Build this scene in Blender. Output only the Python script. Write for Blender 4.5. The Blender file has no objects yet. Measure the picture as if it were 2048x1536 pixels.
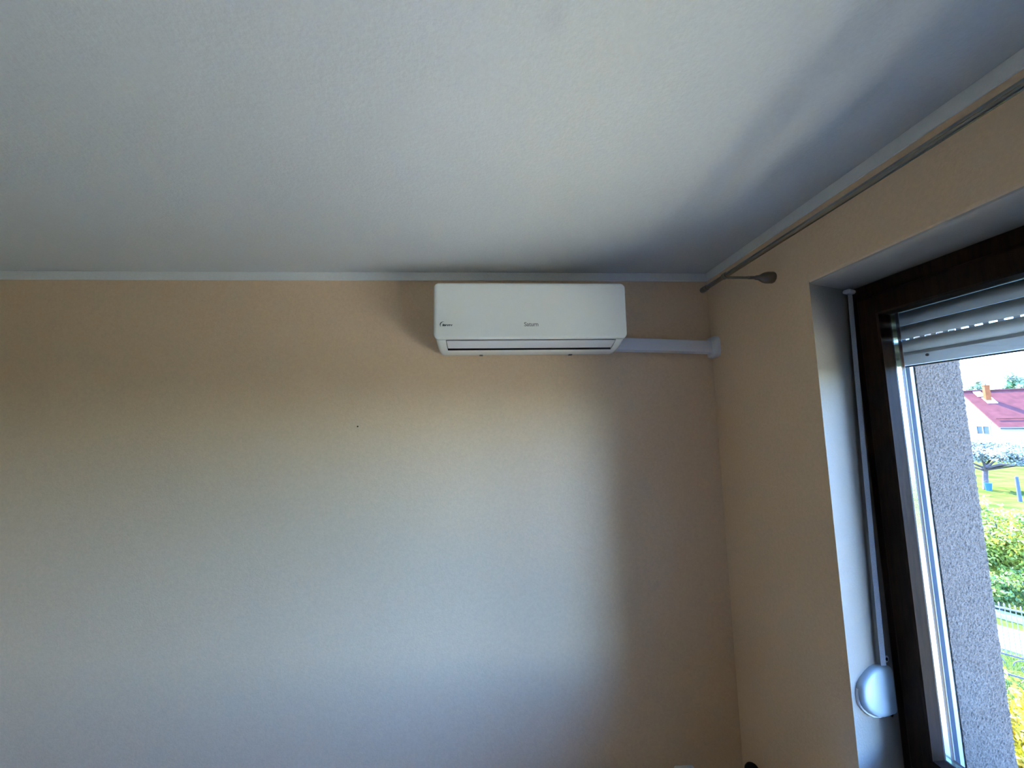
import bpy, bmesh, math, random
import numpy as np
from mathutils import Vector, Matrix, noise

# ------------------------------------------------------------------ camera
scene = bpy.context.scene
COL = scene.collection
CAM_H = 1.72
F_PX = 770.0
YAW, PITCH, ROLL = math.radians(3.084), math.radians(6.128), math.radians(-1.012)
fwd = Vector((math.sin(YAW) * math.cos(PITCH), math.cos(YAW) * math.cos(PITCH), math.sin(PITCH)))
rgt = Vector((math.cos(YAW), -math.sin(YAW), 0))
upv = rgt.cross(fwd)
c_, s_ = math.cos(ROLL), math.sin(ROLL)
rgt, upv = c_ * rgt + s_ * upv, -s_ * rgt + c_ * upv
cam_data = bpy.data.cameras.new('camera')
cam = bpy.data.objects.new('camera', cam_data)
COL.objects.link(cam)
cam.matrix_world = Matrix(((rgt.x, upv.x, -fwd.x, 0), (rgt.y, upv.y, -fwd.y, 0), (rgt.z, upv.z, -fwd.z, CAM_H), (0, 0, 0, 1)))
cam_data.sensor_width = 36.0
cam_data.lens = 36.0 * F_PX / 2048.0
cam_data.clip_start = 0.02
cam_data.clip_end = 500
scene.camera = cam

# ------------------------------------------------------------------ sky, sun, exposure
SUN_AZ, SUN_EL = math.radians(-12), math.radians(48)      # azimuth from +y towards +x
world = bpy.data.worlds.new('sky')
scene.world = world
world.use_nodes = True
wn = world.node_tree.nodes
wl = world.node_tree.links
wn.clear()
sky = wn.new('ShaderNodeTexSky')
sky.sky_type = 'NISHITA'
sky.sun_disc = False
sky.sun_elevation = SUN_EL
sky.sun_rotation = SUN_AZ
sky.altitude = 150
sky.air_density = 1.0
sky.dust_density = 0.4
sky.ozone_density = 2.0
bg = wn.new('ShaderNodeBackground')
bg.inputs['Strength'].default_value = 1.0
out = wn.new('ShaderNodeOutputWorld')
tint = wn.new('ShaderNodeMix')
tint.data_type = 'RGBA'
tint.blend_type = 'MULTIPLY'
tint.inputs['Factor'].default_value = 1.0
tint.inputs['B'].default_value = (0.61, 0.87, 1.48, 1)      # one even tint over the whole sky
wl.new(sky.outputs[0], tint.inputs['A'])
wl.new(tint.outputs['Result'], bg.inputs[0])
wl.new(bg.outputs[0], out.inputs[0])

sun_d = bpy.data.lights.new('sun', 'SUN')
sun_d.energy = 11.5
sun_d.angle = math.radians(0.6)
sun_d.color = (1.0, 0.86, 0.66)
sun = bpy.data.objects.new('sun', sun_d)
COL.objects.link(sun)
sd = Vector((math.sin(SUN_AZ) * math.cos(SUN_EL), math.cos(SUN_AZ) * math.cos(SUN_EL), math.sin(SUN_EL)))
sun.rotation_euler = sd.to_track_quat('Z', 'Y').to_euler()
sun.location = sd * 40

scene.view_settings.view_transform = 'Standard'
scene.view_settings.look = 'None'
scene.view_settings.exposure = 2.68
scene.view_settings.gamma = 1.0
scene.view_settings.use_curve_mapping = False

# ------------------------------------------------------------------ materials
def new_mat(name):
    m = bpy.data.materials.new(name)
    m.use_nodes = True
    nt = m.node_tree
    return m, nt, nt.nodes['Principled BSDF']

def mat(name, col, rough=0.6, metal=0.0, var=0.0, vscale=8.0, bump=0.0, bscale=200.0, spec=0.5, coat=0.0, stretch=None, col2=None, trans=0.0):
    m, nt, p = new_mat(name)
    p.inputs['Roughness'].default_value = rough
    p.inputs['Metallic'].default_value = metal
    p.inputs['Specular IOR Level'].default_value = spec
    p.inputs['Coat Weight'].default_value = coat
    p.inputs['Base Color'].default_value = (*col, 1)
    tc = nt.nodes.new('ShaderNodeTexCoord')
    src = tc.outputs['Object']
    if stretch:
        mp = nt.nodes.new('ShaderNodeMapping')
        mp.inputs['Scale'].default_value = stretch
        nt.links.new(src, mp.inputs['Vector'])
        src = mp.outputs['Vector']
    if var > 0 or col2:
        n = nt.nodes.new('ShaderNodeTexNoise')
        n.inputs['Scale'].default_value = vscale
        n.inputs['Detail'].default_value = 5
        n.inputs['Roughness'].default_value = 0.65
        nt.links.new(src, n.inputs['Vector'])
        r = nt.nodes.new('ShaderNodeValToRGB')
        a = [max(0, c * (1 - var)) for c in col]
        b = list(col2) if col2 else [min(1, c * (1 + var)) for c in col]
        r.color_ramp.elements[0].position = 0.3
        r.color_ramp.elements[1].position = 0.7
        r.color_ramp.elements[0].color = (*a, 1)
        r.color_ramp.elements[1].color = (*b, 1)
        nt.links.new(n.outputs['Fac'], r.inputs['Fac'])
        nt.links.new(r.outputs['Color'], p.inputs['Base Color'])
    if bump > 0:
        n2 = nt.nodes.new('ShaderNodeTexNoise')
        n2.inputs['Scale'].default_value = bscale
        n2.inputs['Detail'].default_value = 4
        nt.links.new(src, n2.inputs['Vector'])
        bp = nt.nodes.new('ShaderNodeBump')
        bp.inputs['Strength'].default_value = bump
        bp.inputs['Distance'].default_value = 0.002
        nt.links.new(n2.outputs['Fac'], bp.inputs['Height'])
        nt.links.new(bp.outputs['Normal'], p.inputs['Normal'])
    return m

def leaf_mat(name, c1, c2, scale=3.0, trans=0.35):
    """leaves: two-tone by position, with light passing through"""
    m, nt, p = new_mat(name)
    tc = nt.nodes.new('ShaderNodeTexCoord')
    n = nt.nodes.new('ShaderNodeTexNoise')
    n.inputs['Scale'].default_value = scale
    n.inputs['Detail'].default_value = 6
    r = nt.nodes.new('ShaderNodeValToRGB')
    r.color_ramp.elements[0].position = 0.35
    r.color_ramp.elements[1].position = 0.65
    r.color_ramp.elements[0].color = (*c1, 1)
    r.color_ramp.elements[1].color = (*c2, 1)
    nt.links.new(tc.outputs['Object'], n.inputs['Vector'])
    nt.links.new(n.outputs['Fac'], r.inputs['Fac'])
    nt.links.new(r.outputs['Color'], p.inputs['Base Color'])
    p.inputs['Roughness'].default_value = 0.6
    t = nt.nodes.new('ShaderNodeBsdfTranslucent')
    nt.links.new(r.outputs['Color'], t.inputs['Color'])
    mx = nt.nodes.new('ShaderNodeMixShader')
    mx.inputs['Fac'].default_value = trans
    o = nt.nodes['Material Output']
    nt.links.new(p.outputs[0], mx.inputs[1])
    nt.links.new(t.outputs[0], mx.inputs[2])
    nt.links.new(mx.outputs[0], o.inputs['Surface'])
    return m

def glass_mat(name):
    """thin clear pane: passes light straight, reflects by angle"""
    m, nt, p = new_mat(name)
    nt.nodes.remove(p)
    t = nt.nodes.new('ShaderNodeBsdfTransparent')
    t.inputs['Color'].default_value = (0.975, 0.99, 0.98, 1)
    g = nt.nodes.new('ShaderNodeBsdfGlossy')
    g.inputs['Roughness'].default_value = 0.0
    fr = nt.nodes.new('ShaderNodeFresnel')
    fr.inputs['IOR'].default_value = 1.25
    mx = nt.nodes.new('ShaderNodeMixShader')
    nt.links.new(fr.outputs[0], mx.inputs['Fac'])
    nt.links.new(t.outputs[0], mx.inputs[1])
    nt.links.new(g.outputs[0], mx.inputs[2])
    nt.links.new(mx.outputs[0], nt.nodes['Material Output'].inputs['Surface'])
    return m

M = {}
M['wall'] = mat('beige_wall_paint', (0.79, 0.565, 0.365), 0.92, var=0.05, vscale=90, bump=0.35, bscale=160, spec=0.2)
M['white_paint'] = mat('white_plaster_paint', (0.80, 0.80, 0.78), 0.9, var=0.03, vscale=90, bump=0.35, bscale=160, spec=0.2)
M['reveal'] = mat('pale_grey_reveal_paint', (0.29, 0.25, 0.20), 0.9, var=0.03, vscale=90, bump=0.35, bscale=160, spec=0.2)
M['ceiling'] = mat('white_ceiling_paint', (0.61, 0.615, 0.59), 0.92, var=0.035, vscale=110, bump=0.4, bscale=140, spec=0.2)
def stain(m, centre, rad, dark):
    """a faint grey stain on the plaster"""
    nt = m.node_tree
    p = nt.nodes['Principled BSDF']
    src = p.inputs['Base Color'].links[0].from_socket
    tc = nt.nodes.new('ShaderNodeTexCoord')
    n = nt.nodes.new('ShaderNodeTexNoise')
    n.inputs['Scale'].default_value = 14
    ds = nt.nodes.new('ShaderNodeVectorMath')
    ds.operation = 'DISTANCE'
    ds.inputs[1].default_value = centre
    nt.links.new(tc.outputs['Object'], ds.inputs[0])
    nt.links.new(tc.outputs['Object'], n.inputs['Vector'])
    ma = nt.nodes.new('ShaderNodeMath')
    ma.operation = 'MULTIPLY_ADD'
    ma.inputs[1].default_value = rad * 1.2
    nt.links.new(n.outputs['Fac'], ma.inputs[0])
    nt.links.new(ds.outputs['Value'], ma.inputs[2])
    mr = nt.nodes.new('ShaderNodeMapRange')
    mr.inputs['From Min'].default_value = rad * .8
    mr.inputs['From Max'].default_value = rad * 1.6
    mr.inputs['To Min'].default_value = dark
    mr.inputs['To Max'].default_value = 0
    nt.links.new(ma.outputs[0], mr.inputs['Value'])
    mx = nt.nodes.new('ShaderNodeMix')
    mx.data_type = 'RGBA'
    nt.links.new(mr.outputs['Result'], mx.inputs['Factor'])
    nt.links.new(src, mx.inputs['A'])
    mx.inputs['B'].default_value = (0.40, 0.38, 0.46, 1)
    nt.links.new(mx.outputs['Result'], p.inputs['Base Color'])
stain(M['ceiling'], (0.121, 0.61, 2.44), 0.035, 0.22)
M['floor'] = mat('pale_oak_floor_boards', (0.62, 0.46, 0.27), 0.45, var=0.25, vscale=6, stretch=(1, 12, 1))
M['plastic'] = mat('glossy_white_plastic', (0.88, 0.88, 0.81), 0.2, var=0.01, vscale=30, spec=0.5, coat=0.2)
M['plastic_matt'] = mat('satin_white_plastic', (0.82, 0.82, 0.82), 0.4, var=0.01, vscale=30)
M['trunking'] = mat('white_trunking_plastic', (0.74, 0.74, 0.78), 0.35, var=0.015, vscale=30)
M['dark'] = mat('dark_recess_plastic', (0.015, 0.015, 0.012), 0.6, var=0.1, vscale=60)
M['print_grey'] = mat('grey_print', (0.22, 0.24, 0.22), 0.5, var=0.05, vscale=40)
M['print_black'] = mat('black_print', (0.015, 0.03, 0.035), 0.4, var=0.05, vscale=40)
M['nickel'] = mat('brushed_nickel', (0.20, 0.19, 0.17), 0.2, metal=1.0, var=0.02, vscale=60, stretch=(1, 0.05, 1))
M['nickel_dark'] = mat('dark_nickel', (0.20, 0.18, 0.15), 0.35, metal=1.0, var=0.08, vscale=60)
M['frame'] = mat('dark_brown_wood_foil', (0.022, 0.0105, 0.006), 0.55, var=0.45, vscale=14, stretch=(6, 6, 0.6), bump=0.1, bscale=80, spec=0.10)
M['gasket'] = mat('black_rubber', (0.008, 0.008, 0.009), 0.6, var=0.1, vscale=60)
M['spacer'] = mat('bright_aluminium', (0.42, 0.44, 0.30), 0.22, metal=1.0, var=0.02, vscale=60)
M['rail'] = mat('pale_blue_white_aluminium', (0.19, 0.215, 0.245), 0.45, var=0.02, vscale=50)
M['slat'] = mat('grey_white_shutter_slat', (0.62, 0.65, 0.64), 0.5, var=0.03, vscale=60)
M['strap'] = mat('grey_woven_strap', (0.42, 0.43, 0.45), 0.85, var=0.15, vscale=300, bump=0.4, bscale=600)
M['winder'] = mat('pale_blue_white_plastic', (0.34, 0.40, 0.42), 0.4, var=0.01, vscale=30)
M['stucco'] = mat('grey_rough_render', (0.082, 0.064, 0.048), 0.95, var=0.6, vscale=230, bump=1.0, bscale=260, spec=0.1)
M['glass'] = glass_mat('window_glass')
M['socket'] = mat('socket_white_plastic', (0.75, 0.76, 0.78), 0.35, var=0.01, vscale=30)
M['black'] = mat('black_plastic', (0.006, 0.006, 0.006), 0.5, var=0.05, vscale=30)

# ------------------------------------------------------------------ helpers
ORG = {}
def tag(o, label=None, cat=None, group=None, kind=None):
    if label: o['label'] = label
    if cat: o['category'] = cat
    if group: o['group'] = group
    if kind: o['kind'] = kind
    return o

def empty(name, loc, label=None, cat=None, group=None, kind=None):
    o = bpy.data.objects.new(name, None)
    COL.objects.link(o)
    o.location = loc
    o.empty_display_size = 0.05
    ORG[o] = Vector(loc)
    return tag(o, label, cat, group, kind)

def add(name, me, m, parent=None, loc=None, smooth=None):
    """link a mesh given in world coordinates; origin at loc, or at the parent's origin"""
    if isinstance(me, bmesh.types.BMesh):
        bm = me
        bmesh.ops.recalc_face_normals(bm, faces=bm.faces)
        me = bpy.data.meshes.new(name)
        bm.to_mesh(me)
        bm.free()
    org = Vector(loc) if loc is not None else (ORG[parent] if parent else Vector((0, 0, 0)))
    me.transform(Matrix.Translation(-org))
    for mm in (m if isinstance(m, (list, tuple)) else [m]):
        me.materials.append(mm)
    if smooth is not None:
        me.polygons.foreach_set('use_smooth', [True] * len(me.polygons))
        me.set_sharp_from_angle(angle=math.radians(smooth))
    o = bpy.data.objects.new(name, me)
    COL.objects.link(o)
    if parent:
        o.parent = parent
        o.location = org - ORG[parent]
    else:
        o.location = org
    ORG[o] = org
    return o

def box(bm, x0, x1, y0, y1, z0, z1, bev=0.0, seg=2):
    vs = [bm.verts.new((x, y, z)) for x in (x0, x1) for y in (y0, y1) for z in (z0, z1)]
    fs = [(0, 1, 3, 2), (4, 6, 7, 5), (0, 4, 5, 1), (2, 3, 7, 6), (0, 2, 6, 4), (1, 5, 7, 3)]
    faces = [bm.faces.new([vs[i] for i in f]) for f in fs]
    if bev > 0:
        es = list({e for f in faces for e in f.edges})
        bmesh.ops.bevel(bm, geom=es, offset=bev, segments=seg, affect='EDGES', profile=0.5)
    return faces

def B(*a, **k):
    bm = bmesh.new()
    box(bm, *a, **k)
    return bm

def loft(bm, rings, caps=True, closed=True):
    """rings: lists of equal length of points"""
    vr = [[bm.verts.new(p) for p in r] for r in rings]
    n = len(vr[0])
    fs = []
    for a, b in zip(vr[:-1], vr[1:]):
        for i in range(n if closed else n - 1):
            j = (i + 1) % n
            fs.append(bm.faces.new((a[i], a[j], b[j], b[i])))
    if caps:
        fs.append(bm.faces.new(vr[0][::-1]))
        fs.append(bm.faces.new(vr[-1]))
    return fs

def tube(bm, pts, r, n=8, caps=True):
    pts = [Vector(p) for p in pts]
    rs = r if isinstance(r, (list, tuple)) else [r] * len(pts)
    rings = []
    a = None
    for i, p in enumerate(pts):
        d = (pts[min(i + 1, len(pts) - 1)] - pts[max(i - 1, 0)]).normalized()
        if a is None:
            a = d.orthogonal().normalized()
        a = (a - d * a.dot(d)).normalized()
        b = d.cross(a)
        rings.append([p + rs[i] * (math.cos(t) * a + math.sin(t) * b) for t in [2 * math.pi * k / n for k in range(n)]])
    loft(bm, rings, caps)

def T(pts, r, n=8):
    bm = bmesh.new()
    tube(bm, pts, r, n)
    return bm

def lathe(bm, p0, axis, prof, n=20):
    """prof: (distance along axis, radius)"""
    p0, axis = Vector(p0), Vector(axis).normalized()
    a = axis.orthogonal().normalized()
    b = axis.cross(a)
    rings = [[p0 + axis * h + r * (math.cos(2 * math.pi * k / n) * a + math.sin(2 * math.pi * k / n) * b) for k in range(n)] for h, r in prof]
    loft(bm, rings)

def rrect(x0, x1, z0, z1, r, n=6):
    pts = []
    for cx, cz, a0 in ((x1 - r, z1 - r, 0), (x0 + r, z1 - r, 90), (x0 + r, z0 + r, 180), (x1 - r, z0 + r, 270)):
        for k in range(n + 1):
            a = math.radians(a0 + 90 * k / n)
            pts.append((cx + r * math.cos(a), cz + r * math.sin(a)))
    return pts

def prism_z(bm, poly, z0, z1):
    return loft(bm, [[(x, y, z0) for x, y in poly], [(x, y, z1) for x, y in poly]])

def join_mesh(name, verts, faces):
    me = bpy.data.meshes.new(name)
    me.from_pydata([tuple(v) for v in verts], [], faces)
    me.update()
    return me

# ------------------------------------------------------------------ the room
D = 1.76          # back wall
W = 1.055         # window wall
H = 2.44          # ceiling
XL, YF = -2.75, -2.3
OPEN0, OPEN1 = 1.249, -0.45      # frame opening in y
SILL, HEAD = 0.63, 2.17
GZ = -2.5         # ground outside

def struct(name, bm, m, smooth=None):
    return tag(add(name, bm, m, smooth=smooth), kind='structure')

struct('floor', B(XL - .3, W, YF - .3, D, -.2, 0), M['floor'])
struct('ceiling', B(XL - .3, 1.40, YF - .3, D + .34, H, H + .25), M['ceiling'])
struct('wall_back', B(XL - .3, W, D, D + .34, -.2, H), M['wall'])
struct('wall_left', B(XL - .3, XL, YF, D, 0, H), M['wall'])
struct('wall_front', B(XL - .3, W, YF - .3, YF, 0, H), M['wall'])

# window wall: piers with splayed white reveals, lintel, parapet
bm = bmesh.new()
white = []
XF = 1.262
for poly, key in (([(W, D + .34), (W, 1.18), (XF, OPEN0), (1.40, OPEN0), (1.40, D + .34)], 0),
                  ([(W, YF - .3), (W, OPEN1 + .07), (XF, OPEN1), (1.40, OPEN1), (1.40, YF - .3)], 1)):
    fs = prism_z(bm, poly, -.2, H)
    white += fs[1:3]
# lintel with a softly rounded lower edge
r = 0.014
prof = [(W, H), (W, HEAD + r)] + [(W + r - r * math.cos(math.radians(a)), HEAD + r - r * math.sin(math.radians(a))) for a in (22, 45, 68)] + [(W + r, HEAD), (1.335, HEAD), (1.335, H)]
def spl(x, near):
    t = max(0.0, min(1.0, (XF - x) / (XF - W)))
    return OPEN0 - .069 * t if near else OPEN1 + .07 * t
def splay_loft(prof):
    k = next(i for i, p in enumerate(prof) if p[0] == 1.335)
    prof = prof[:k] + [(XF, prof[k][1])] + prof[k:]
    if prof[-1][0] == 1.335:
        prof = prof + [(XF, prof[-1][1])]
    return loft(bm, [[(x, spl(x, False), z) for x, z in prof], [(x, spl(x, True), z) for x, z in prof]])
fs = splay_loft(prof)
white += fs[3:7]
splay_loft([(W, SILL - .03), (1.335, SILL - .03), (1.335, -.2), (W, -.2)])
bmesh.ops.recalc_face_normals(bm, faces=bm.faces)
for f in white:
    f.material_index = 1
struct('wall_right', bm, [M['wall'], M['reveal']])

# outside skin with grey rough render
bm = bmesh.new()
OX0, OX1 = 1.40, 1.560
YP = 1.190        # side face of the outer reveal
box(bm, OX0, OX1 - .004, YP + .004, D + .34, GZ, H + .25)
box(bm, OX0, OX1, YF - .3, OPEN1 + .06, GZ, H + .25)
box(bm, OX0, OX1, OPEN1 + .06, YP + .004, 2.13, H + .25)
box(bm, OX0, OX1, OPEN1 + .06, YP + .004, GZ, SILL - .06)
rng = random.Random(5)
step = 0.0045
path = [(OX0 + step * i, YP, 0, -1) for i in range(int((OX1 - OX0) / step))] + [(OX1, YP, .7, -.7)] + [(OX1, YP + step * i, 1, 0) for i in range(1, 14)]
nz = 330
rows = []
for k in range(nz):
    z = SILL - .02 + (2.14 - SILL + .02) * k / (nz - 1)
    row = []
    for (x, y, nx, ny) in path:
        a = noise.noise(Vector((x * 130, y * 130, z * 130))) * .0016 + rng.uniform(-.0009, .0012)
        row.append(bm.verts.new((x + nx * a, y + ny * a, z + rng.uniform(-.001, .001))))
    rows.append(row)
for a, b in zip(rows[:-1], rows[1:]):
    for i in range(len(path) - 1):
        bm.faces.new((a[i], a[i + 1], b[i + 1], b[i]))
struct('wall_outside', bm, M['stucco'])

# white strips under the ceiling
def trim(name, bm):
    return struct(name, bm, M['white_paint'])
bm = bmesh.new()
box(bm, XL, W, D - .005, D, 2.400, H, bev=0.0015, seg=1)
trim('trim_1', bm)
bm = bmesh.new()
box(bm, W - .005, W, YF, D - .005, 2.400, H, bev=0.0015, seg=1)
trim('trim_2', bm)

# ------------------------------------------------------------------ window
win = empty('window_1', (1.29, 0, SILL), kind='structure')
def fpart(name, bm, m=None, parent=None):
    return add(name, bm, m or M['frame'], parent or win)
f0, f1 = OPEN0, OPEN1
mid = 0.40
# fixed frame
fpart('frame_stile', B(1.262, 1.332, f0 - .062, f0, SILL, HEAD, bev=.003))
fpart('frame_stile', B(1.262, 1.332, f1, f1 + .062, SILL, HEAD, bev=.003))
fpart('frame_head', B(1.262, 1.332, f1 + .062, f0 - .062, HEAD - .062, HEAD, bev=.003))
fpart('frame_sill', B(1.262, 1.332, f1 + .062, f0 - .062, SILL, SILL + .062, bev=.003))
fpart('mullion', B(1.262, 1.332, mid - .04, mid + .04, SILL + .062, HEAD - .062, bev=.003))
def sash(y0, y1, hinge):
    """y0 > y1: one casement with its bead, gaskets, spacer and two panes"""
    z0, z1 = SILL + .045, HEAD - .045
    w = .072
    s = fpart('sash', None_frame(y0, y1, z0, z1, w))
    g0, g1, h0, h1 = y0 - w, y1 + w, z0 + w, z1 - w
    def ring(name, xa, xb, a, b, m):          # a: inner inset, b: outer inset beyond the glass edge
        bm = bmesh.new()
        box(bm, xa, xb, g0 - a, g0 + b, h0 - b, h1 + b)
        box(bm, xa, xb, g1 - b, g1 + a, h0 - b, h1 + b)
        box(bm, xa, xb, g1 + a, g0 - a, h0 - b, h0 + a)
        box(bm, xa, xb, g1 + a, g0 - a, h1 - a, h1 + b)
        return fpart(name, bm, m, s)
    ring('gasket', 1.2795, 1.2840, .0005, .006, M['gasket'])
    ring('spacer', 1.2880, 1.3040, -.004, .010, M['spacer'])
    ring('gasket', 1.3085, 1.3150, -.0100, .016, M['gasket'])
    for x in (1.2840, 1.3045):
        bm = bmesh.new()
        box(bm, x, x + .004, g1 - .010, g0 + .010, h0 - .010, h1 + .010)
        fpart('glass_pane', bm, M['glass'], s)
    return s
def None_frame(y0, y1, z0, z1, w):
    """mitred casement frame: proud face, sloping bead towards the glass"""
    bm = bmesh.new()
    prof = [(1.246, .004), (1.243, .010), (1.243, w - .008), (1.246, w - .002), (1.278, w), (1.2795, w + .0), (1.2795, w - .012), (1.315, w - .020), (1.315, w - .0100), (1.325, w - .0125), (1.325, .02), (1.262, .02), (1.262, .0), (1.250, .0)]
    rings = []
    for (yc, zc, sy, sz) in ((y0, z0, -1, 1), (y0, z1, -1, -1), (y1, z1, 1, -1), (y1, z0, 1, 1)):
        rings.append([(x, yc + sy * t, zc + sz * t) for x, t in prof])
    rings.append(rings[0])
    loft(bm, rings, caps=False)
    bmesh.ops.remove_doubles(bm, verts=bm.verts, dist=1e-5)
    return bm
s1 = sash(f0 - .034, mid + .012, 0)
s2 = sash(mid - .012, f1 + .034, 1)
fpart('inner_sill', B(.90, 1.055, f1 + .075, f0 - .075, SILL - .03, SILL, bev=.004), M['plastic_matt'])
fpart('inner_sill_board', B(1.055, 1.262, f1 + .072, f0 - .072, SILL - .03, SILL), M['plastic_matt'])
fpart('outer_sill', B(1.332, 1.66, f1 + .061, f0 - .061, SILL - .055, SILL - .03, bev=.003), M['plastic_matt'])
# small metal hinge cover at the top corner of the frame
bm = bmesh.new()
lathe(bm, (1.252, 1.236, 2.118), (0, 0, 1), [(0, .0035), (.002, .005), (.03, .005), (.033, .003)], 10)
fpart('hinge_pin', bm, M['nickel_dark'])

# ------------------------------------------------------------------ roller shutter
sh = empty('roller_shutter', (1.36, 0, 1.889), 'grey-white roller shutter lowered a little way behind the window glass', 'shutter')
YR0, YR1 = 1.172, OPEN1 + .085
def slat_prof(z0, z1, bow, th):
    pts = []
    n = 6
    for k in range(n + 1):
        t = k / n
        pts.append((1.3515 - bow * math.sin(math.pi * t), z0 + (z1 - z0) * t))
    for k in range(n, -1, -1):
        t = k / n
        pts.append((1.3515 - bow * math.sin(math.pi * t) + th, z0 + (z1 - z0) * t))
    return pts
def slat(z0, z1, slots):
    bm = bmesh.new()
    pr = slat_prof(z0, z1, .0042, .008)
    loft(bm, [[(x, YR0 + .006, z) for x, z in pr], [(x, YR1 - .006, z) for x, z in pr]])
    if slots:                               # hook strip below with light slots
        k = 0
        y = 1.1735
        while y > YR1 + .04:
            y = 1.1735 - .0313 * k
            box(bm, 1.3530, 1.3545, y - .0313, y - .0180, z0 - .0042, z0)
            k += 1
    return bm
P = .0449
zb = 1.8890
# end bar
bm = bmesh.new()
prb = [(1.3462, zb + .002), (1.348, zb), (1.358, zb), (1.3598, zb + .002), (1.3598, zb + .030), (1.356, zb + .0435), (1.350, zb + .0435), (1.3462, zb + .034)]
loft(bm, [[(x, YR0 + .006, z) for x, z in prb], [(x, YR1 - .006, z) for x, z in prb]])
bar = add('end_bar', bm, M['slat'], sh)
add('bottom_seal', B(1.349, 1.357, YR1, YR0 + .004, zb - .004, zb), M['gasket'], sh)
bm = bmesh.new()
lathe(bm, (1.3462, 1.104, 1.9140), (-1, 0, 0), [(0, .0042), (.003, .0042), (.004, .003)], 12)
add('stop_screw', bm, M['gasket'], bar)
z = zb + .0440
for k in range(6):
    top = z + P - (.0047 if k in (0,) else .0012)
    add('slat', slat(z, top, k == 1), M['slat'], sh, smooth=40)
    z += P
# guide rails
for sgn, yr in ((1, YR0), (-1, YR1)):
    bm = bmesh.new()
    e = sgn * .05
    for xa, xb in ((1.3380, 1.3455), (1.3605, 1.3725)):
        box(bm, xa, xb, *sorted((yr, yr + e)), SILL - .03, 2.16)
    box(bm, 1.3455, 1.3605, *sorted((yr + sgn * .012, yr + e)), SILL - .03, 2.16)
    add('guide_rail', bm, M['rail'], sh)
add('shutter_box', B(1.337, 1.398, OPEN1, OPEN0, 2.165, 2.42), M['slat'], sh)

# ------------------------------------------------------------------ shutter strap and its winder on the reveal
JD = Vector((XF - W, OPEN0 - 1.18, 0)).normalized()     # along the reveal, into the wall
JN = Vector((JD.y, -JD.x, 0))                           # out of the reveal
J0 = Vector((W, 1.18, 0))
def jp(s, o, z):
    return J0 + JD * s + JN * o + Vector((0, 0, z))
wd = empty('strap_winder', jp(.10, 0, .82), 'white rounded strap winder box fixed to the window reveal', 'strap winder')
outl = [(.176, .817), (.176, .955), (.150, .962), (.120, .966), (.095, .964), (.068, .956), (.046, .946), (.031, .936), (.024, .924), (.021, .908), (.022, .892), (.027, .878), (.040, .862), (.060, .846), (.085, .832), (.115, .823), (.145, .819)]
cx, cz = .11, .89
bm = bmesh.new()
rings = []
for o, k in ((.0, 1.0), (.005, 1.0), (.011, .985), (.016, .95), (.0190, .88), (.0205, .75)):
    rings.append([jp(cx + (s - cx) * k if s < .175 else s, o, cz + (zz - cz) * (k if k > .9 else k)) for s, zz in outl])
loft(bm, rings)
w_cover = add('cover', bm, M['winder'], wd, smooth=35)
bm = bmesh.new()
loft(bm, [[jp(cx + (s - cx) * 1.012, o, cz - .004 + (zz - cz) * 1.012) for s, zz in outl] for o in (0, .006)])
add('base_plate', bm, M['plastic_matt'], wd)
bm = bmesh.new()
for (sa, sb, za, zb_) in ((.165, .188, .964, .986),):
    pr = [jp(.176 + .012 * math.cos(a), o_, .972 + .010 * math.sin(a)) for o_ in (0,) for a in [2 * math.pi * k / 14 for k in range(14)]]
    pr2 = [p + JN * .008 for p in pr]
    loft(bm, [pr, pr2])
lug = add('screw_lug', bm, M['plastic_matt'], wd)
bm = bmesh.new()
lathe(bm, jp(.176, .008, .972), JN, [(0, .005), (.0015, .005), (.002, .003)], 10)
add('screw', bm, M['dark'], lug)
bm = bmesh.new()
lathe(bm, jp(.184, .0, .805), JN, [(0, .005), (.003, .005), (.004, .003)], 10)
add('screw', bm, M['nickel'], wd)
# the strap: from the slot at the top corner down into the winder
bm = bmesh.new()
sp = [(.196, .010, 2.150), (.180, .012, 1.90), (.166, .013, 1.60), (.150, .014, 1.25), (.139, .015, .968)]
rings = []
for s, o, zz in sp:
    c = jp(s, o, zz)
    rings.append([c - JD * .010, c + JD * .004 + JN * .006, c + JD * .004 + JN * .007, c - JD * .010 + JN * .001])
loft(bm, rings)
add('strap', bm, M['strap'], wd)
g = bmesh.new()
for s0, s1_, o0, o1, z0, z1 in ((.176, .214, 0, .022, 2.152, 2.166),):
    pts = [jp(s0, o0, z0), jp(s1_, o0, z0), jp(s1_, o1, z0), jp(s0, o1, z0)]
    pts2 = [p + Vector((0, 0, z1 - z0)) for p in pts]
    loft(g, [pts, pts2])
bmesh.ops.bevel(g, geom=list(g.edges), offset=.003, segments=2, affect='EDGES')
add('strap_guide', g, M['plastic_matt'], wd)

# ------------------------------------------------------------------ air conditioner
X0, X1 = -.235, .575
ac = empty('air_conditioner', (.17, D - .1, 2.04), 'white wall-mounted air conditioner indoor unit under the ceiling', 'air conditioner')
L0, L1 = -.187, .531
full = [(1.76, 2.306), (1.62, 2.310), (1.586, 2.306), (1.578, 2.290), (1.575, 2.10), (1.577, 2.084), (1.586, 2.074), (1.62, 2.0595), (1.655, 2.0495), (1.69, 2.0440), (1.735, 2.0400), (1.752, 2.0420), (1.76, 2.050)]
cyc, czc = 1.76, 2.17
bm = bmesh.new()
def ringx(x, k, dz=0):
    return [(x, cyc + (y - cyc) * (1 - k * .12), z + (k * .018 if z < 2.09 else (-k * .006 if z > 2.28 else 0))) for y, z in full]
xa, xb = X0 + .004, X1 - .004
rings = [ringx(xa, 1.0), ringx(xa + .002, .6), ringx(xa + .006, .3), ringx(xa + .013, .08), ringx(xa + .022, 0), ringx(L0, 0)]
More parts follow.
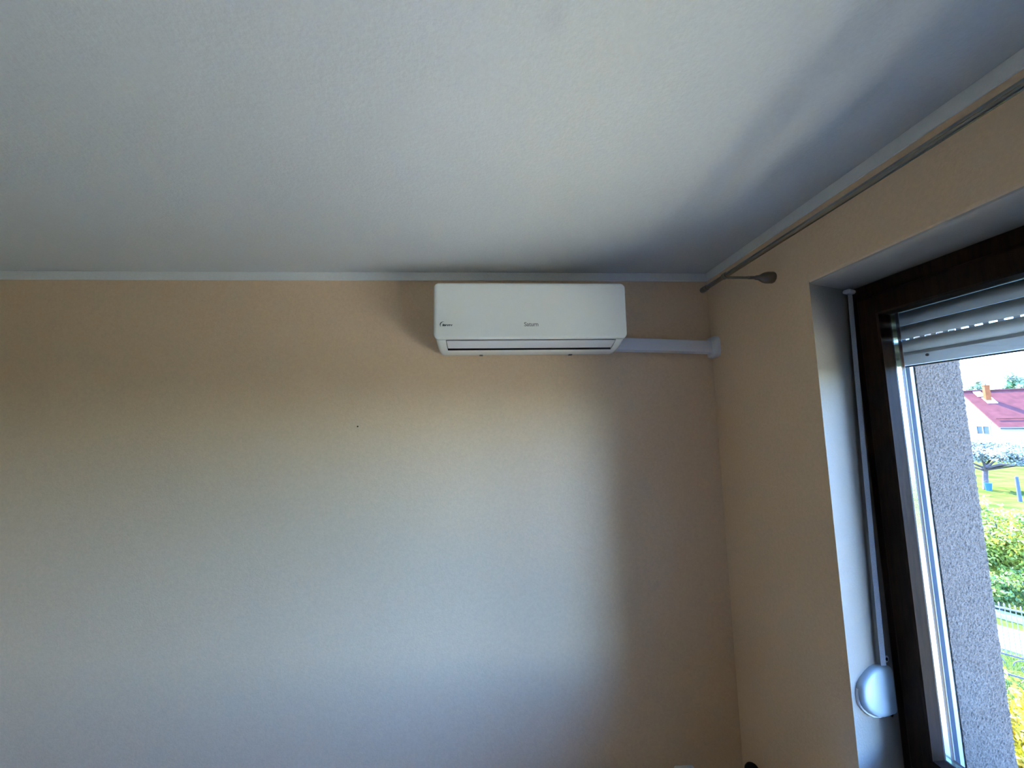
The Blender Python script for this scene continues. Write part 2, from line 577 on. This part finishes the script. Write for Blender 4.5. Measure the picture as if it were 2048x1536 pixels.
loft(bm, rings)
rings = [ringx(xb, 1.0), ringx(xb - .002, .6), ringx(xb - .006, .3), ringx(xb - .013, .08), ringx(xb - .022, 0), ringx(L1, 0)]
loft(bm, rings)
notch = full[:5] + [(1.577, 2.084), (1.60, 2.110), (1.66, 2.100), (1.664, 2.0480), (1.668, 2.0460), (1.69, 2.0436)] + full[10:]
loft(bm, [[(L0, y, z) for y, z in notch], [(L1, y, z) for y, z in notch]])
casing = add('casing', bm, M['plastic'], ac, smooth=50)
# dark air outlet inside
bm = bmesh.new()
box(bm, L0 + .0005, L1 - .0005, 1.592, 1.6590, 2.082, 2.109)
box(bm, L0 + .0005, L1 - .0005, 1.6590, 1.6635, 2.0488, 2.109)
box(bm, L0 + .0005, L1 - .0005, 1.5800, 1.5920, 2.0815, 2.090)
add('air_outlet', bm, M['dark'], ac)
# louver flap
bm = bmesh.new()
lp = [(1.5835, 2.0725), (1.60, 2.0660), (1.625, 2.0600), (1.6495, 2.0548), (1.650, 2.0572), (1.626, 2.0634), (1.602, 2.0695), (1.5855, 2.0760)]
loft(bm, [[(L0 + .003, y, z) for y, z in lp], [(L1 - .003, y, z) for y, z in lp]])
add('louver', bm, M['plastic_matt'], ac, smooth=40)
# glossy front panel
bm = bmesh.new()
rings = []
for y, ins in ((1.584, .004), (1.580, .0), (1.571, .0), (1.566, .0012), (1.5625, .004), (1.5608, .008), (1.5600, .014)):
    rr = max(.022 - ins, .008)
    rings.append([(x, y, z) for x, z in rrect(X0 + ins, X1 - ins, 2.0765 + ins, 2.317 - ins, rr)])
loft(bm, rings)
panel = add('front_panel', bm, M['plastic'], ac, smooth=60)
# printed marks
def text_mesh(name, body, size, centre, shear=0.0, bold=0.0):
    cu = bpy.data.curves.new(name, 'FONT')
    cu.body = body
    cu.size = size
    cu.align_x = 'CENTER'
    cu.align_y = 'CENTER'
    cu.shear = shear
    cu.offset = bold
    cu.space_character = .95
    to = bpy.data.objects.new(name, cu)
    COL.objects.link(to)
    bpy.context.view_layer.update()
    dg = bpy.context.evaluated_depsgraph_get()
    me = bpy.data.meshes.new_from_object(to.evaluated_get(dg))
    bpy.data.objects.remove(to)
    me.transform(Matrix.Translation(centre) @ Matrix.Rotation(math.radians(90), 4, 'X'))
    return me
lt = add('brand_lettering', text_mesh('brand_lettering', 'Saturn', .0245, (.169, 1.5594, 2.136), bold=.0004), M['print_grey'], panel)
lt['label'] = 'grey printed lettering'
lt2 = add('small_lettering', text_mesh('small_lettering', 'Inverter', .0130, (-.178, 1.5594, 2.1345), shear=.2, bold=.0006), M['print_black'], panel)
lt2['label'] = 'small black italic lettering'
bm = bmesh.new()
o_, i_ = [], []
for k in range(17):
    a = math.radians(62 + 170 * k / 16)
    t = math.sin(math.pi * k / 16)
    o_.append((-.1960 + .0125 * math.cos(a), 1.5594, 2.1365 + .0125 * math.sin(a)))
    i_.append((-.1960 + (.0125 - .0024 * t - .0002) * math.cos(a) + .0012 * t, 1.5594, 2.1365 + (.0125 - .0024 * t - .0002) * math.sin(a)))
vo = [bm.verts.new(p) for p in o_]
vi = [bm.verts.new(p) for p in i_]
for k in range(16):
    bm.faces.new((vo[k], vo[k + 1], vi[k + 1], vi[k]))
add('swoosh_mark', bm, M['print_black'], panel)
for x in (-.045, .365):
    add('clip', B(x - .008, x + .008, 1.728, 1.746, 2.0365, 2.043, bev=.001, seg=1), M['nickel_dark'], ac)

# ------------------------------------------------------------------ pipe trunking to the corner
tr = empty('pipe_trunking', (.80, D, 2.08), 'white plastic pipe trunking running from the air conditioner to the corner', 'trunking')
bm = bmesh.new()
rings = []
for x, zt, zb2 in ((.566, 2.1178, 2.0578), (1.040, 2.0985, 2.0405)):
    sec = [(1.76, zb2), (1.722, zb2), (1.7165, zb2 + .0025), (1.7150, zb2 + .008), (1.7150, zt - .008), (1.7165, zt - .0025), (1.722, zt), (1.76, zt)]
    rings.append([(x, y, z) for y, z in sec])
loft(bm, rings)
add('channel', bm, M['trunking'], tr, smooth=50)
bm = bmesh.new()
rings = []
for x, k in ((W, 1.0), (W - .012, 1.0), (W - .020, .96), (W - .0245, .88)):
    cyf, czf = 1.735, 2.068
    rings.append([(x, min(D, cyf + (y - cyf) * k), czf + (z - czf) * k) for y, z in rrect(1.689, 1.781, 2.0195, 2.1175, .026)])
rings.append([(1.012, min(D, 1.7145 if y < 1.735 else D), max(2.037, min(2.1015, z))) for _, y, z in rings[-1]])
loft(bm, rings[:4])
add('wall_flange', bm, M['trunking'], tr, smooth=50)

# ------------------------------------------------------------------ curtain rod
RX, RZ = .871, 2.2575
rod = empty('curtain_rod', (W, .2, RZ), 'brushed nickel curtain rod on bracket arms above the window', 'curtain rod')
add('pole', T([(RX, 1.462, RZ), (RX, -.85, RZ)], .0088, 20), M['nickel'], rod, smooth=40)
for ys, y0 in ((1, 1.455), (-1, -.843)):
    bm = bmesh.new()
    lathe(bm, (RX, y0, RZ), (0, ys, 0), [(0, .0092), (.001, .0112), (.010, .0112), (.011, .0095), (.013, .0095), (.014, .0118), (.034, .0118), (.037, .0100)], 20)
    add('end_cap', bm, M['nickel_dark'], rod, smooth=40)
for y in (1.335, -.70):
    bm = bmesh.new()
    lathe(bm, (RX - .012, y, RZ - .006), (1, 0, 0), [(.012, .0048), (.10, .0048), (.101, .0062), (.125, .0062), (.130, .0085), (.142, .0095), (.146, .0120), (.160, .0190), (.172, .0215), (W - RX + .010, .0215), (W - RX + .012, .0205)], 20)
    br = add('bracket_arm', bm, M['nickel_dark'], rod, smooth=35)
    bm = bmesh.new()
    lathe(bm, (RX, y - .008, RZ), (0, 1, 0), [(0, .0100), (.001, .0122), (.015, .0122), (.016, .0100)], 20)
    add('ring', bm, M['nickel_dark'], br, smooth=40)

# ------------------------------------------------------------------ small things in the room
bm = bmesh.new()
lathe(bm, (-.596, D + .010, 1.727), (0, -1, 0), [(0, .0012), (.012, .0012), (.013, .0034), (.0145, .0034), (.0155, .002)], 10)
tag(add('wall_nail', bm, M['black'], loc=(-.596, D, 1.727)), 'tiny dark nail head in the beige wall left of the air conditioner', 'nail')
so = empty('wall_socket', (.80, D, .20), 'white wall socket low on the beige wall near the corner', 'socket')
bm = bmesh.new()
rings = []
for y, k in ((D, 1), (D - .006, 1), (D - .010, .95)):
    rings.append([(.795 + (x - .795) * k, y, .235 + (z - .235) * k) for x, z in rrect(.752, .838, .190, .272, .010)])
loft(bm, rings)
pl = add('plate', bm, M['socket'], so, smooth=40)
bm = bmesh.new()
lathe(bm, (.795, D - .0095, .228), (0, -1, 0), [(0, .024), (.002, .024), (.0025, .021), (.0005, .019)], 20)
add('insert', bm, M['dark'], pl)
PX, PY = 1.008, 1.62
pk = empty('corner_post', (PX, PY, 0), 'black round-topped post standing in the room corner', 'post')
bm = bmesh.new()
lathe(bm, (PX, PY, 0), (0, 0, 1), [(0, .038), (.012, .038), (.016, .034), (.018, .014), (.345, .014)], 20)
add('stem', bm, M['black'], pk, smooth=40)
bm = bmesh.new()
lathe(bm, (PX, PY, .326), (0, 0, 1), [(0, .02), (.004, .026), (.02, .028), (.032, .026), (.042, .020), (.048, .012), (.050, .004)], 20)
add('round_cap', bm, M['black'], pk, smooth=60)

# ------------------------------------------------------------------ outside
M['grass'] = mat('lawn', (0.030, 0.052, 0.010), 0.95, vscale=.9, var=.35, col2=(0.066, 0.080, 0.018), spec=0.0)
M['dark_strip'] = mat('dark_strip_surface', (0.045, 0.035, 0.028), 0.95, var=.3, vscale=6)  # for the added out-of-view strip that holds back bounced light
M['bounce'] = mat('pale_bounce_surface', (0.53, 0.45, 0.26), 0.9, var=.12, vscale=3, spec=.1)  # for the added out-of-view slab that reflects sun indoors
M['paving'] = mat('pale_pink_paving', (0.20, 0.17, 0.165), 0.9, var=.12, vscale=3, spec=.1)
M['kerb'] = mat('pale_concrete', (0.25, 0.25, 0.24), 0.9, var=.08, vscale=5)
M['hedge_leaf'] = leaf_mat('green_yellow_leaves', (0.07, 0.12, 0.012), (0.28, 0.27, 0.025), 1.6)
M['bush_leaf'] = leaf_mat('fresh_green_leaves', (0.045, 0.10, 0.014), (0.17, 0.20, 0.03), 1.8)
M['yellow_flower'] = leaf_mat('yellow_blossom', (0.20, 0.13, 0.003), (0.42, 0.34, 0.012), 6)
M['white_flower'] = leaf_mat('white_blossom', (0.09, 0.11, 0.07), (0.40, 0.40, 0.38), 2.5)
M['tree_leaf'] = leaf_mat('far_tree_leaves', (0.08, 0.16, 0.05), (0.28, 0.25, 0.15), .5)
M['bark'] = mat('dark_bark', (0.06, 0.04, 0.035), 0.9, var=.3, vscale=20)
M['iron'] = mat('grey_painted_iron', (0.05, 0.043, 0.045), 0.5, var=.1, vscale=20)
M['iron_pale'] = mat('pale_painted_iron', (0.12, 0.10, 0.095), 0.5, var=.1, vscale=20)
M['house_white'] = mat('white_house_render', (0.32, 0.30, 0.28), 0.9, var=.03, vscale=1, spec=.1)
M['roof'] = mat('red_roof_tiles', (0.066, 0.019, 0.0155), 0.75, var=.25, vscale=1.6, bump=.6, bscale=6, spec=.05)
M['brick'] = mat('orange_brick', (0.16, 0.042, 0.012), 0.85, var=.2, vscale=4, spec=.1)
M['flashing'] = mat('pale_metal_flashing', (0.30, 0.31, 0.31), 0.5, var=.03, vscale=4)
M['pane'] = mat('far_window_pane', (0.010, 0.017, 0.020), 0.5, var=.4, vscale=.9, spec=.05)
M['post'] = mat('weathered_grey_wood', (0.035, 0.038, 0.042), 0.9, var=.25, vscale=12)
M['bucket'] = mat('blue_plastic', (0.02, 0.07, 0.11), 0.4, var=.05, vscale=8)
M['wire'] = mat('dark_cable', (0.05, 0.06, 0.07), 0.7, var=.05, vscale=8)

AZ0 = math.radians(54.4)
VD = Vector((math.sin(AZ0), math.cos(AZ0), 0))       # out over the garden
RD = Vector((math.cos(AZ0), -math.sin(AZ0), 0))      # to the right of that
def pol(az, r, z=0.0):
    a = math.radians(az)
    return Vector((math.sin(a) * r, math.cos(a) * r, z))

struct('ground', B(-120, 160, -120, 160, GZ - .3, GZ), M['grass'])
# paved footpath with a kerb, just beyond the fence
def strip(name, r0, r1, half, h, m, skew=0.0):
    bm = bmesh.new()
    c = [VD * r + RD * q + Vector((0, 0, 0)) + VD * (skew * q) for r, q in ((r0, -half), (r0, half), (r1, half), (r1, -half))]
    loft(bm, [[(p.x, p.y, GZ + .001) for p in c], [(p.x, p.y, GZ + h) for p in c]])
    return struct(name, bm, m)
bm = bmesh.new()
box(bm, OX1, 2.8, -9, 4.2, GZ, GZ + .04)
struct('unseen_dark_strip', bm, M['dark_strip'])  # unseen dark strip, added to cut light bouncing up at the lintel
bm = bmesh.new()
box(bm, 2.8, 13.0, -22, 3.0, GZ, GZ + .04)
struct('unseen_bounce_slab', bm, M['bounce'])  # unseen pale slab, added to bounce sunlight onto ceiling and upper walls
strip('footpath', 11.55, 12.75, 12, .03, M['paving'], -.12)
strip('kerb', 13.25, 13.55, 12, .08, M['kerb'], -.22)

def leaves(n, c, rad, size, seed, shell=.55, flat=.0, blobs=0, aspect=.55):
    """n small leaf quads scattered in an ellipsoid made of clumps"""
    rg = np.random.default_rng(seed)
    c = np.array(c); rad = np.array(rad)
    d = rg.normal(size=(n, 3)); d /= np.linalg.norm(d, axis=1)[:, None]
    if blobs:
        bc = rg.normal(size=(blobs, 3)); bc /= np.linalg.norm(bc, axis=1)[:, None]
        bc *= rg.uniform(.25, .72, size=(blobs, 1))
        br = rg.uniform(.22, .42, size=blobs)
        ix = rg.integers(0, blobs, n)
        p = bc[ix] + d * (br[ix] * rg.uniform(shell, 1.0, n) )[:, None]
    else:
        p = d * (rg.uniform(shell ** 3, 1, n) ** (1 / 3))[:, None]
    p = c + p * rad
    u = rg.normal(size=(n, 3)); u /= np.linalg.norm(u, axis=1)[:, None]
    v = np.cross(u, rg.normal(size=(n, 3))); v /= np.linalg.norm(v, axis=1)[:, None]
    s = size * rg.uniform(.6, 1.3, n)[:, None]
    u = u * s; v = v * s * aspect
    V = np.stack([p - u, p + v * .8 - u * .1, p + u, p - v * .8 - u * .1], 1).reshape(-1, 3)
    me = bpy.data.meshes.new('leaves')
    me.vertices.add(4 * n); me.vertices.foreach_set('co', V.ravel())
    me.loops.add(4 * n); me.loops.foreach_set('vertex_index', np.arange(4 * n))
    me.polygons.add(n); me.polygons.foreach_set('loop_start', np.arange(n) * 4)
    me.update(calc_edges=True)
    return me

def bush(name, az, r, h, rad, n, size, m, label, cat, seed, group=None, z0=GZ, shell=.5, blobs=14, stems=5):
    p = pol(az, r, z0)
    e = empty(name, p, label, cat, group)
    add('foliage', leaves(n, p + Vector((0, 0, h * .55)), (rad, rad, h * .62), size, seed, shell=shell, blobs=blobs), m, e)
    rg = random.Random(seed)
    for k in range(stems):
        a = rg.uniform(0, 6.28)
        t = Vector((math.cos(a), math.sin(a), 0)) * rad * rg.uniform(.2, .5)
        add('stem', T([p, p + t * .5 + Vector((0, 0, h * .35)), p + t + Vector((0, 0, h * .8))], [.03, .022, .008], 6), M['bark'], e)
    return e

# yellow flowering shrub below the window
bush('flowering_shrub', 55.2, 6.5, 1.62, .62, 9000, .034, M['yellow_flower'], 'bright yellow flowering shrub on the near side of the iron fence', 'shrub', 11, shell=.1, blobs=30)
# green hedge bushes beyond the path
hz = [(51.3, 15.6, 1.75, 1.2), (54.1, 16.0, 1.95, 1.25), (57.0, 15.8, 1.9, 1.3)]
hl = ['green bush half hidden by the grey outer wall edge', 'yellow-green leafy bush filling the view beyond the footpath', 'yellow-green leafy bush at the right edge of the window view']
for i, (az, r, h, rad) in enumerate(hz):
    bush('hedge_bush', az, r, h, rad, 9000, .055, M['hedge_leaf'], hl[i], 'bush', 20 + i, 'hedge bushes beyond the footpath', shell=.1, blobs=34)
bush('low_bush', 53.0, 13.9, .75, .7, 4000, .04, M['bush_leaf'], 'small dark green bush between the footpath and the hedge', 'bush', 31, shell=.1, blobs=20)
bush('low_bush', 55.3, 14.2, .85, .8, 4000, .04, M['bush_leaf'], 'low spreading green bush in front of the hedge', 'bush', 32, shell=.1, blobs=20)

# grass blades by the fence
rg = np.random.default_rng(3)
n = 16000
q = rg.uniform(-2.2, 2.2, n); rr = rg.uniform(8.6, 11.5, n)
base = np.array(VD)[None, :] * rr[:, None] + np.array(RD)[None, :] * q[:, None]
base[:, 2] = GZ
ang = rg.uniform(0, 6.28, n); hh = rg.uniform(.04, .13, n); lean = rg.normal(size=(n, 2)) * .04
w = np.stack([np.cos(ang), np.sin(ang), np.zeros(n)], 1) * .007
tip = base.copy(); tip[:, 2] += hh; tip[:, :2] += lean
V = np.stack([base - w, base + w, tip], 1).reshape(-1, 3)
me = bpy.data.meshes.new('grass')
me.vertices.add(3 * n); me.vertices.foreach_set('co', V.ravel())
me.loops.add(3 * n); me.loops.foreach_set('vertex_index', np.arange(3 * n))
me.polygons.add(n); me.polygons.foreach_set('loop_start', np.arange(n) * 3)
me.update(calc_edges=True)
tag(add('grass', me, M['bush_leaf'], loc=tuple(VD * 10 + Vector((0, 0, GZ)))), 'green grass blades growing around the iron fence', 'grass', kind='stuff')

# wrought-iron fence
FR = 10.3
fdir = (RD + VD * .02).normalized()
fc = VD * FR + Vector((0, 0, GZ))
fe = empty('iron_fence', fc, 'wrought-iron garden fence with pointed bars and scrollwork', 'fence')
def fp(q, z):
    return fc + fdir * q + Vector((0, 0, z))
Q0, Q1 = -1.6, 1.8
for z, rad in ((1.135, .013), (.42, .012), (.12, .012)):
    bm = bmesh.new()
    a, b = fp(Q0, z), fp(Q1, z)
    nrm = Vector((fdir.y, -fdir.x, 0)) * .008
    up = Vector((0, 0, rad))
    loft(bm, [[p - nrm - up, p + nrm - up, p + nrm + up, p - nrm + up] for p in (a, b)])
    add('rail', bm, M['iron_pale'] if z > 1 else M['iron'], fe)
bar_src = None
fin_src = None
nb = int((Q1 - Q0) / .0545)
for k in range(nb):
    qq = Q0 + .03 + .0545 * k
    if bar_src is None:
        bar_src = add('bar', T([fp(qq, .42), fp(qq, 1.17)], .0055, 6), M['iron_pale'], fe, loc=fp(qq, .42))
        bm = bmesh.new()
        lathe(bm, fp(qq, 1.165), (0, 0, 1), [(0, .006), (.008, .012), (.016, .007), (.030, .012), (.06, .001)], 6)
        fin_src = add('finial', bm, M['iron_pale'], bar_src, loc=fp(qq, .42))
    else:
        o = bar_src.copy(); COL.objects.link(o); o.location = fp(qq, .42) - fc
        f = fin_src.copy(); COL.objects.link(f); f.parent = o; f.location = (0, 0, 0)
def scroll(q, flip):
    pts = []
    for k in range(26):
        t = k / 25
        a = t * 3.6 * math.pi * .62
        rr_ = .125 * (1 - .72 * t)
        pts.append(fp(q + flip * (rr_ * math.cos(a)), .27 + rr_ * 1.05 * math.sin(a)))
    return T(pts, .0075, 6)
for k in range(10):
    add('scroll', scroll(Q0 + .2 + .33 * k, 1 if k % 2 else -1), M['iron'], fe)
for q in (Q0 - .02, Q1 + .02):
    bm = bmesh.new()
    a = fp(q, 0)
    box(bm, a.x - .03, a.x + .03, a.y - .03, a.y + .03, GZ, GZ + 1.25, bev=.004, seg=1)
    add('post', bm, M['iron'], fe)

# blossoming tree
tp = pol(53.17, 36, GZ)
bt = empty('blossom_tree', tp, 'fruit tree covered in white blossom in front of the far house', 'tree')
add('trunk', T([tp, tp + Vector((.05, 0, .7)), tp + RD * .1 + Vector((0, 0, 1.35))], [.15, .12, .11], 10), M['bark'], bt)
rg2 = random.Random(9)
ctr = tp + RD * 2.1 + Vector((0, 0, 2.15))
for k in range(16):
    a = rg2.uniform(0, 6.28)
    e = rg2.uniform(.15, .9)
    d = Vector((math.cos(a) * math.cos(e), math.sin(a) * math.cos(e), math.sin(e)))
    s0 = tp + RD * .08 + Vector((0, 0, rg2.uniform(1.0, 1.35)))
    en = s0 + RD * rg2.uniform(-.3, 1.4) + Vector((d.x * 1.8, d.y * 1.8, d.z * 1.6))
    add('branch', T([s0, s0.lerp(en, .5) + Vector((0, 0, .15)), en], [.06, .035, .012], 6), M['bark'], bt)
add('blossom', leaves(16000, ctr, (2.7, 2.7, 1.05), .06, 51, shell=.15, blobs=60, aspect=.9), M['white_flower'], bt)
add('blossom', leaves(9000, tp + RD * .35 + Vector((0, 0, 2.2)), (1.55, 1.55, .85), .06, 52, shell=.15, blobs=34, aspect=.9), M['white_flower'], bt)
bk = pol(53.33, 35.5, GZ)
be = empty('bucket', bk, 'blue plastic bucket beside the blossoming tree trunk', 'bucket')
bm = bmesh.new()
lathe(bm, bk, (0, 0, 1), [(0, .11), (.02, .12), (.40, .155), (.42, .165), (.44, .165), (.44, .150), (.05, .11)], 16)
add('body', bm, M['bucket'], be, smooth=40)
add('handle', T([bk + RD * .16 * math.cos(a) + Vector((0, 0, .44 + .12 * math.sin(a))) for a in [math.pi * k / 10 for k in range(11)]], .008, 6), M['iron'], be)
# post in the meadow
p = pol(55.02, 32, GZ)
mp_ = empty('meadow_post', p, 'weathered grey meadow post standing in the grass right of the blossom tree trunk', 'post')
add('shaft', T([p + Vector((0, 0, 0)), p + Vector((0, 0, 1.2))], [.075, .065], 10), M['post'], mp_)
bm = bmesh.new()
lathe(bm, p + Vector((0, 0, 1.2)), (0, 0, 1), [(0, .066), (.02, .06), (.05, .02)], 10)
add('cap', bm, M['post'], mp_)

# far house
E0 = pol(54.45, 58, 0)
th = math.radians(28)
RIDGE = RD * math.cos(th) + VD * math.sin(th)         # along the ridge, away to the right
SPAN = VD * math.cos(th) - RD * math.sin(th)          # from the near eave to the far eave
EZ, TZ = .86, 4.40
HALF, LEN = 4.6, 13.0
ho = empty('far_house', E0 + SPAN * HALF + RIDGE * LEN * .5 + Vector((0, 0, GZ)), 'white gabled house with a red roof and brick chimney beyond the meadow', 'house')
def hp(a, b, z):                                      # a along ridge, b across
    return E0 + RIDGE * a + SPAN * b + Vector((0, 0, z))
bm = bmesh.new()
gable = [(.35, GZ), (2 * HALF - .35, GZ), (2 * HALF - .35, EZ + .16), (HALF, TZ - .12), (.35, EZ + .16)]
loft(bm, [[hp(.3, b, z) for b, z in gable], [hp(LEN - .3, b, z) for b, z in gable]])
add('wall', bm, M['house_white'], ho)
for side in (0, 1):
    b0 = -.15 if side == 0 else 2 * HALF + .15
    bm = bmesh.new()
    loft(bm, [[hp(a, b0, EZ - .12), hp(a, HALF, TZ), hp(a, HALF, TZ - .16), hp(a, b0, EZ - .28)] for a in (0, LEN)])
    rf = add('roof_slope', bm, M['roof'], ho)
    if side == 0:
        near = rf
add('ridge_cap', T([hp(0, HALF, TZ + .02), hp(LEN, HALF, TZ + .02)], .11, 8), M['roof'], ho)
add('gutter', T([hp(-.05, -.22, EZ - .2), hp(LEN, -.22, EZ - .2)], .07, 8), M['iron'], ho)
slope = (TZ - EZ + .12) / (HALF + .15)
def rz(b):
    return EZ - .12 + slope * (b + .15)
def on_roof(name, a0, a1, b0, b1, h, m, parent):
    bm = bmesh.new()
    loft(bm, [[hp(a0, b0, rz(b0) + t), hp(a1, b0, rz(b0) + t), hp(a1, b1, rz(b1) + t), hp(a0, b1, rz(b1) + t)] for t in (.0, h)])
    return add(name, bm, m, parent)
# chimney
ca, cb = 1.13, 3.2
bm = bmesh.new()
ch = [(ca, cb), (ca + .38, cb), (ca + .38, cb + .38), (ca, cb + .38)]
loft(bm, [[hp(a, b, rz(cb) - .1) for a, b in ch], [hp(a, b, 4.84) for a, b in ch]])
chim = add('chimney', bm, M['brick'], ho)
bm = bmesh.new()
ch2 = [(ca - .04, cb - .04), (ca + .42, cb - .04), (ca + .42, cb + .42), (ca - .04, cb + .42)]
loft(bm, [[hp(a, b, 4.84) for a, b in ch2], [hp(a, b, 4.92) for a, b in ch2]])
add('cap', bm, M['brick'], chim)
add('vent_pipe', T([hp(ca + .19, cb + .19, 4.92), hp(ca + .19, cb + .19, 5.10)], .06, 8), M['iron'], chim)
on_roof('flashing', ca - .12, ca + .62, cb - .34, cb + .42, .05, M['flashing'], near)
sk = on_roof('skylight', .85, 1.40, 3.80, 4.42, .10, M['flashing'], near)
on_roof('pane', .91, 1.34, 3.87, 4.35, .115, M['flashing'], sk)
# snow guard along the roof
add('snow_guard', T([hp(.3, .75, rz(.75) + .12), hp(LEN - .3, .75, rz(.75) + .12)], .035, 6), M['roof'], near)
# gable window
def gwin(b0, b1, z0, z1):
    bm = bmesh.new()
    x0, x1 = .22, .34
    t = .10
    for (ba, bb, za, zb_) in ((b0, b0 + t, z0, z1), (b1 - t, b1, z0, z1), (b0 + t, b1 - t, z0, z0 + t), (b0 + t, b1 - t, z1 - t, z1), ((b0 + b1) / 2 - .05, (b0 + b1) / 2 + .05, z0 + t, z1 - t)):
        loft(bm, [[hp(x0, ba, za), hp(x0, bb, za), hp(x0, bb, zb_), hp(x0, ba, zb_)], [hp(x1, ba, za), hp(x1, bb, za), hp(x1, bb, zb_), hp(x1, ba, zb_)]])
    f = add('window', bm, M['house_white'], ho)
    m_ = (b0 + b1) / 2
    for ba, bb in ((b0 + t, m_ - .05), (m_ + .05, b1 - t)):
        bm = bmesh.new()
        loft(bm, [[hp(x, ba, z0 + t), hp(x, bb, z0 + t), hp(x, bb, z1 - t), hp(x, ba, z1 - t)] for x in (.26, .30)])
        add('pane', bm, M['pane'], f)
    bm = bmesh.new()
    loft(bm, [[hp(x, ba, za) for ba, za in ((b0 - .25, z1 + .22), (b1 + .25, z1 + .22), (b1 + .25, z1 + .34), (b0 - .25, z1 + .34))] for x in (.24, .32)])
    add('lintel_trim', bm, M['paving'], f)
gwin(1.6, 3.5, -.05, .90)

# trees behind the house
def far_tree(az, r, h, rad, zc, label, seed):
    p = pol(az, r, GZ)
    e = empty('far_tree', p, label, 'tree', 'trees behind the far house')
    add('trunk', T([p, p + Vector((0, 0, zc - GZ))], [.3, .15], 8), M['bark'], e)
    add('crown', leaves(3200, (p.x, p.y, zc), (rad, rad, h), .26, seed, shell=.3, blobs=22, aspect=.8), M['tree_leaf'], e)
far_tree(53.35, 86, 2.6, 1.7, 4.9, 'green treetop showing left of the chimney behind the red roof', 61)
far_tree(56.0, 84, 3.0, 2.0, 4.7, 'green treetop showing right of the chimney behind the red roof', 62)

# overhead cables
def cable(a, b, sag, rad, label):
    pts = []
    for k in range(25):
        t = k / 24
        p = Vector(a).lerp(Vector(b), t)
        pts.append(p - Vector((0, 0, sag * 4 * t * (1 - t))))
    mid_ = pts[12]
    tag(add('overhead_cable', T(pts, rad, 6), M['wire'], loc=tuple(mid_)), label, 'cable', 'overhead cables')
ca_, cb_ = pol(44, 34, 4.1), pol(64, 32, 3.65)
cable(ca_, cb_, .25, .014, 'lower of the two close overhead cables above the red roof')
cable(ca_ + Vector((0, 0, .12)), cb_ + Vector((0, 0, .02)), .22, .011, 'upper of the two close overhead cables above the red roof')
cable(pol(46, 34, 4.05), pol(64, 29, 5.5), .2, .010, 'thin overhead cable highest in the sky just below the shutter')
